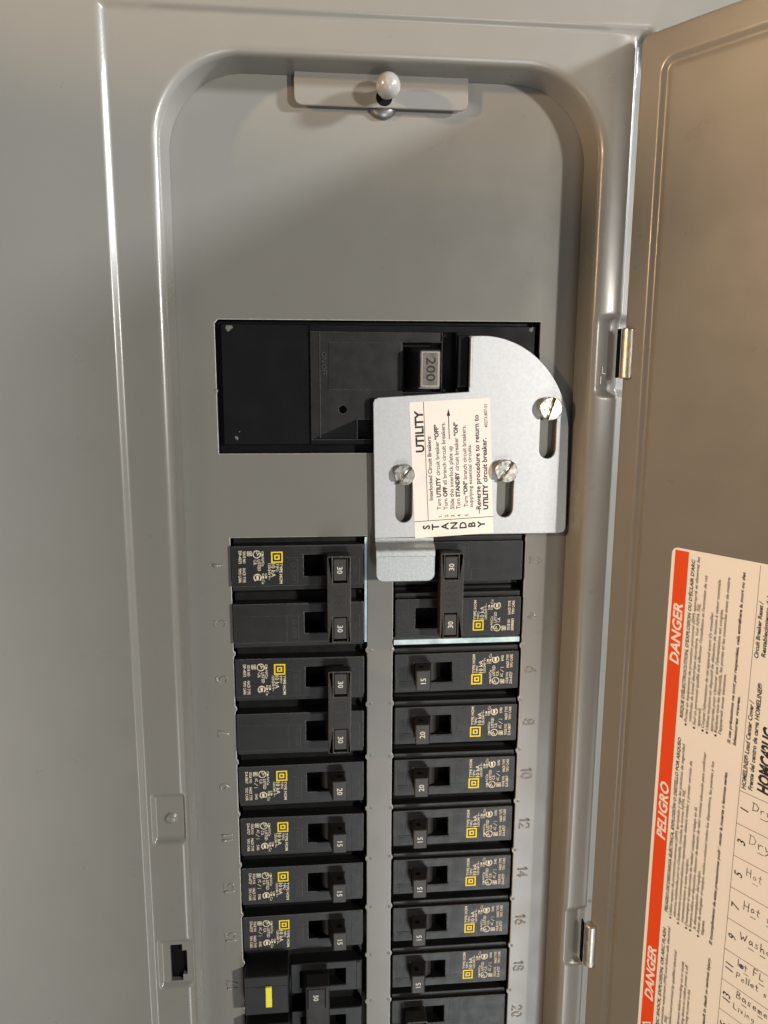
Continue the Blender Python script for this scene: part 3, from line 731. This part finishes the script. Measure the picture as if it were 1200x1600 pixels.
# ================================================================== MAIN BREAKER
mainb = empty("main_breaker", (4, 0, 62)); setp(mainb, "large black main breaker with a silver handle marked 200 in its opening", "main breaker")
def mm(b, name): 
    o = b.build(name, mainb); o.location = Vector((-4, 0, -62)) * S; return o
b = MB()
b.box((-66, 6.0, 32), (74, 42, 92), BLACKGLOSS)
b.box((-61.4, 1.6, 38.2), (-25.7, 8, 87.6), BLACKGLOSS, 0.5, 1)
b.plate(rect(-25.5, 38.2, 69.2, 87.6), [rect(13.2, 60.4, 29.8, 80.2), rect(30.2, 60.2, 35.4, 84.6), rect(-5.6, 40.4, 4.0, 48.6), circle(-11.9, 53.0, 1.6, 16)], 1.4, 8, BLACKGLOSS, 0.4)
mm(b, "body")
b = MB()
b.plate(rect(-25.0, 40.3, 29.6, 84.6), [rect(12.9, 60.1, 29.5, 80.6), rect(-5.8, 40.5, 4.2, 48.8), circle(-11.9, 53.0, 1.7, 16)], 0.75, 1.5, BLACK, 0.22, WORN_LIT)
b.plate(rect(-21.7, 41.2, -21.1, 84.2), [], 0.45, 0.8, BLACK, 0.15, WORN_LIT)
b.plate(rect(-17.6, 61.0, 12.4, 80.4), [], 0.35, 0.9, BLACK, 0.2, WORN_LIT)
b.text("ON/OFF", (-20.6, 76.5), DOWN, 2.0, 0.7, DIM, length=9.6, extrude=0.005)
mm(b, "trim_plate")
b = MB(); b.box((35.8, -1.0, 62.2), (40.6, 8, 83.6), BLACKGLOSS, 0.5, 2); mm(b, "side_block")
b = MB()
b.hexa([(14.2, 6, 61.6), (26.0, 6, 61.6), (26.0, 6, 79.0), (14.2, 6, 79.0), (18.2, -9.6, 61.8), (27.4, -9.6, 61.8), (27.4, -9.6, 77.4), (18.2, -9.6, 77.4)], BLACKGLOSS, 0.6)
hand_o = mm(b, "toggle")
b = MB()
b.plate(rrect(19.0, 62.3, 26.9, 77.0, 0.7, 3), [], -10.3, -9.5, mat('toggle_rim_metal', (0.55, 0.53, 0.49), 0.35, metal=0.9), 0.4)
b.plate(rrect(19.8, 63.1, 26.1, 76.2, 0.4, 3), [], -10.36, -10.2, mat("toggle_tip_metal", (0.19, 0.185, 0.165), 0.4, metal=0.6, rough_var=(400, .3, .5)), 0.1)
b.text("200", (21.3, 69.6), DOWN, 3.7, -10.42, INK, anchor='mid', length=9.6, bold=0.01)
mm(b, "rating_plate")
for (cx, cz, sz) in ((-57.6, 86.0, 2.2), (-55.6, 41.0, 1.4), (-54.6, 43.8, .6), (67.6, 86.4, 1.8)):
    b = MB()
    for i in range(7):
        a = random.uniform(0, 6.28); r = random.uniform(0, sz * .6); q = sz * random.uniform(.18, .4)
        b.flat([(cx + r * math.cos(a) + q * math.cos(t) * random.uniform(.6, 1.3), cz + r * math.sin(a) + q * math.sin(t)) for t in (0, 1.2, 2.3, 3.4, 4.5, 5.5)], 1.3 - .02 * i, CHIP)
    mm(b, "residue_fleck")

# ================================================================== INTERLOCK PLATE
plate_o = empty("interlock_plate", (42, -3.2, 28)); setp(plate_o, "shiny zinc interlock plate with curved corner, slots and an instruction sticker", "interlock plate")
def pp(b, name, parent=None):
    o = b.build(name, parent or plate_o)
    if not parent: o.location = Vector((-42, 3.2, -28)) * S
    return o
def slot(cx, z0, z1, r=3.55, n=10):
    return [(cx + r * math.cos(math.radians(180 + 180 * i / n)), z0 + r + r * math.sin(math.radians(180 + 180 * i / n))) for i in range(n + 1)] + \
           [(cx + r * math.cos(math.radians(180 * i / n)), z1 - r + r * math.sin(math.radians(180 * i / n))) for i in range(n + 1)]
arc = []
cx, cz, ra, rb = 45.5, 41.0, 38.4, 42.4
for i in range(25):
    a = math.radians(90 - 84 * i / 24); arc.append((cx + ra * math.cos(a), cz + rb * math.sin(a)))
outline = [(1.3, -1.2), (26.6, -0.9), (26.9, 0.0), (81.8, 0.0), (83.6, 0.5), (84.5, 2.2)] + arc[::-1] + [(40.3, 83.2), (40.3, 60.6), (2.6, 58.1), (1.0, 57.4), (0.4, 55.8)]
b = MB(); b.plate(outline, [slot(13.6, 5.6, 30.5), slot(57.2, 7.3, 31.5), slot(74.9, 32.6, 57.5)], -3.8, -2.5, ZINC, 0.22)
pp(b, "plate")
# joggled tab in front of the breaker, one folded strip
b = MB(); prof = [(-1.15, -3.75), (-2.3, -3.9), (-3.1, -4.4), (-3.7, -5.4), (-4.2, -6.8), (-4.8, -7.9), (-5.7, -8.6), (-6.8, -8.8), (-8.0, -8.85)]
th = 1.2; x0, x1 = 1.5, 26.5
vs = []; fs = []
for (z, y) in prof: vs += [(x0, y, z), (x1, y, z)]
fs = [(2 * i, 2 * i + 2, 2 * i + 3, 2 * i + 1) for i in range(len(prof) - 1)]
b.add(vs, fs, SPANGLE, True)
b.add([(x, y + th, z - .3) for x, y, z in vs], [f[::-1] for f in fs], SPANGLE, True)
for e in (0, 1):
    b.add([vs[2 * i + e] for i in range(len(prof))] + [(vs[2 * i + e][0], vs[2 * i + e][1] + th, vs[2 * i + e][2] - .3) for i in range(len(prof))],
          [(i, i + 1, len(prof) + i + 1, len(prof) + i) if e else (i, len(prof) + i, len(prof) + i + 1, i + 1) for i in range(len(prof) - 1)], SPANGLE)
b.plate(rrect(x0, -18.9, x1, -7.9, 3.2, 6, (1, 1, 0, 0)), [], -8.86, -7.66, SPANGLE, 0.2)
pp(b, "bent_tab")
b = MB(); b.box((40.2, -5.4, 62.4), (41.4, -3.2, 82.8), ZINC, 0.25); pp(b, "side_flange")
# sticker
tilt = math.radians(3.2)
st = empty("instruction_sticker", (0, 0, 0)); st.parent = plate_o
st.location = Vector((18.55 - 42, 0, -1.3 - 28)) * S; st.rotation_euler = (0, 0, 0)
c, s = math.cos(tilt), math.sin(tilt)
class Tilted(MB):
    def build(self, name, parent=None):
        self.v = [(x * c - z * s, y, x * s + z * c) for x, y, z in self.v]; return MB.build(self, name, parent)
def L(X, Z):                                   # plate mm to sticker mm
    x, z = X - 18.55, Z + 1.3
    return (x * c + z * s, -x * s + z * c)
bpy.data.objects.remove(st)
b = Tilted(); SY = -0.72; TY2 = -0.76
b.plate(rect(0, 0, 34.0, 57.6), [], SY, -0.6, PEACH, 0.0)
def line(t, p0, p1, h, bold=0.0, base=0.0):
    a, e = L(*p0), L(*p1); b.text(t, (a[0] + base, a[1]), UP, h, TY2, INK, length=e[1] - a[1], bold=bold + 0.012)
q0, q1 = L(21.15, 35.46), L(20.9, 52.91)
XM = (L(20.9, 56.2)[0] + L(24.1, 6.0)[0]) / 2 + .2
b.text("UTILITY", (XM - .55, q0[1]), UP, 3.3, TY2, INK, length=q1[1] - q0[1], bold=.035)
line("Interlocked Circuit Breakers:", (26.0, 15.06), (23.97, 42.31), 1.55, .01)
def run(parts, a, e, h):                       # one line of mixed weights
    a, e = L(*a), L(*e); ws = [(glyphs(t, bo, 0, 0, 1.0)[2] + .3) for t, bo in parts]; k = (e[1] - a[1]) / sum(ws); z = a[1]
    for (t, bo), w in zip(parts, ws):
        b.text(t, (a[0], z), UP, h * 1.08, TY2, INK, length=(w - .3) * k, bold=bo + 0.012); z += w * k
Bo = .035
run([("1.", 0), (" ", 0)][:1], (29.9, 7.8), (29.8, 9.6), 1.3)
run([("Turn", 0), ("UTILITY", Bo), ("circuit breaker", 0), ("“OFF”", Bo)], (29.6, 11.0), (26.9, 47.7), 1.55)
run([("2.", 0)], (32.6, 7.7), (32.5, 9.6), 1.3)
run([("Turn", 0), ("OFF", Bo), ("all branch circuit breakers.", 0)], (32.4, 11.0), (29.8, 48.7), 1.55)
run([("3.", 0)], (35.3, 7.8), (35.2, 9.7), 1.3)
run([("Slide this interlock plate up", 0)], (35.2, 11.2), (33.1, 38.8), 1.55)
run([("4.", 0)], (38.0, 7.9), (37.9, 9.8), 1.3)
run([("Turn", 0), ("STANDBY", Bo), ("circuit breaker", 0), ("“ON”", Bo), (".", 0)], (37.8, 11.2), (35.2, 49.7), 1.55)
run([("5.", 0)], (41.3, 8.0), (41.2, 9.9), 1.3)
run([("Turn", 0), ("“ON”", Bo), ("branch circuit breakers.", 0)], (41.1, 12.1), (38.4, 47.4), 1.55)
run([("supplying essential circuits.", 0)], (43.2, 11.9), (41.5, 39.5), 1.4)
run([("–Reverse procedure to return to", 0.012)], (46.9, 9.2), (44.0, 52.0), 1.85)
run([("UTILITY", Bo), ("circuit breaker.", 0.015)], (49.9, 10.9), (47.5, 42.3), 1.85)
run([("40273-807-01", 0)], (48.6, 45.8), (47.5, 56.0), 1.2)
a0, a1 = L(32.45, 40.97), L(31.5, 53.0); b.stroke([a0, (a0[0], a1[1] - 1.5)], .35, TY2, INK); b.flat([(a0[0] - .75, a1[1] - 2.4), (a0[0] + .75, a1[1] - 2.4), (a0[0], a1[1] + .6)], TY2, INK)
p0, p1 = L(20.9, 56.2), L(24.1, 6.0); xm = (p0[0] + p1[0]) / 2 + .2
zb = (L(18.4, 5.73)[1] + L(52.2, 7.89)[1]) / 2
b.stroke([(xm, 57.4), (xm, zb)], .25, TY2, INK); b.stroke([(0.1, zb), (33.9, zb)], .28, TY2, INK)
for ch, X, Z in (("S", 23.3, 3.4), ("T", 27.16, 3.5), ("A", 31.27, 3.7), ("N", 35.22, 4.0), ("D", 39.1, 4.15), ("B", 42.91, 4.35), ("Y", 47.06, 4.45)):
    q = L(X, Z); b.text(ch, (q[0] + 1.5, q[1]), UP, 2.9, TY2, INK, anchor='mid', bold=.03)
so_ = b.build("instruction_sticker", plate_o); so_.location = Vector((18.55 - 42, 0, -1.3 - 28)) * S

# ---- slotted screws that hold the plate
for (x, z, ang, r, lb, m) in ((13.4, 26.3, 50, 4.35, "dull slotted screw at the slot nearest the plate's straight side", "a"),
                              (56.6, 27.6, 56, 4.85, "bright slotted screw in the middle slot beside the sticker", "b"), (74.7, 53.8, 72, 4.85, "bright slotted screw in the slot near the plate's curved corner", "c")):
    o = empty("slotted_screw", (x, -3.8, z)); setp(o, lb, "screw", "screws that hold the interlock plate")
    b = MB(); hgt = 3.0 if m == "a" else 3.6; g = 0.62
    # head in two halves either side of the slot
    a = math.radians(ang); ca, sa = math.cos(a), math.sin(a)
    for sg in (1, -1):
        pts = []
        t0 = math.asin(g / r)
        for i in range(17):
            t = t0 + (math.pi - 2 * t0) * i / 16; pts.append((r * math.cos(t), sg * r * math.sin(t)))
        pts = [(x_ * ca - z_ * sa, x_ * sa + z_ * ca) for x_, z_ in pts]
        b.plate(pts, [], -hgt, -0.1, STEEL, 0.3)
    b.lathe((0, 0, 0), [(0.01, -hgt + 1.3), (r - .1, -hgt + 1.3), (r - .1, -0.1)], STEEL, 28)
    b.build("head", o)
    b = MB(); b.lathe((0, 0, 0), [(2.6, -.2), (2.6, 3.9)], STEEL, 20); b.build("shank", o)

# ================================================================== WALL
b = MB(); b.plate(rect(-2500, -1500, 2500, 1300), [rect(-146, -466, 152, 211)], -8.0, 2.0, WALLM, 0)
w = b.build("wall"); setp(w, kind="structure")
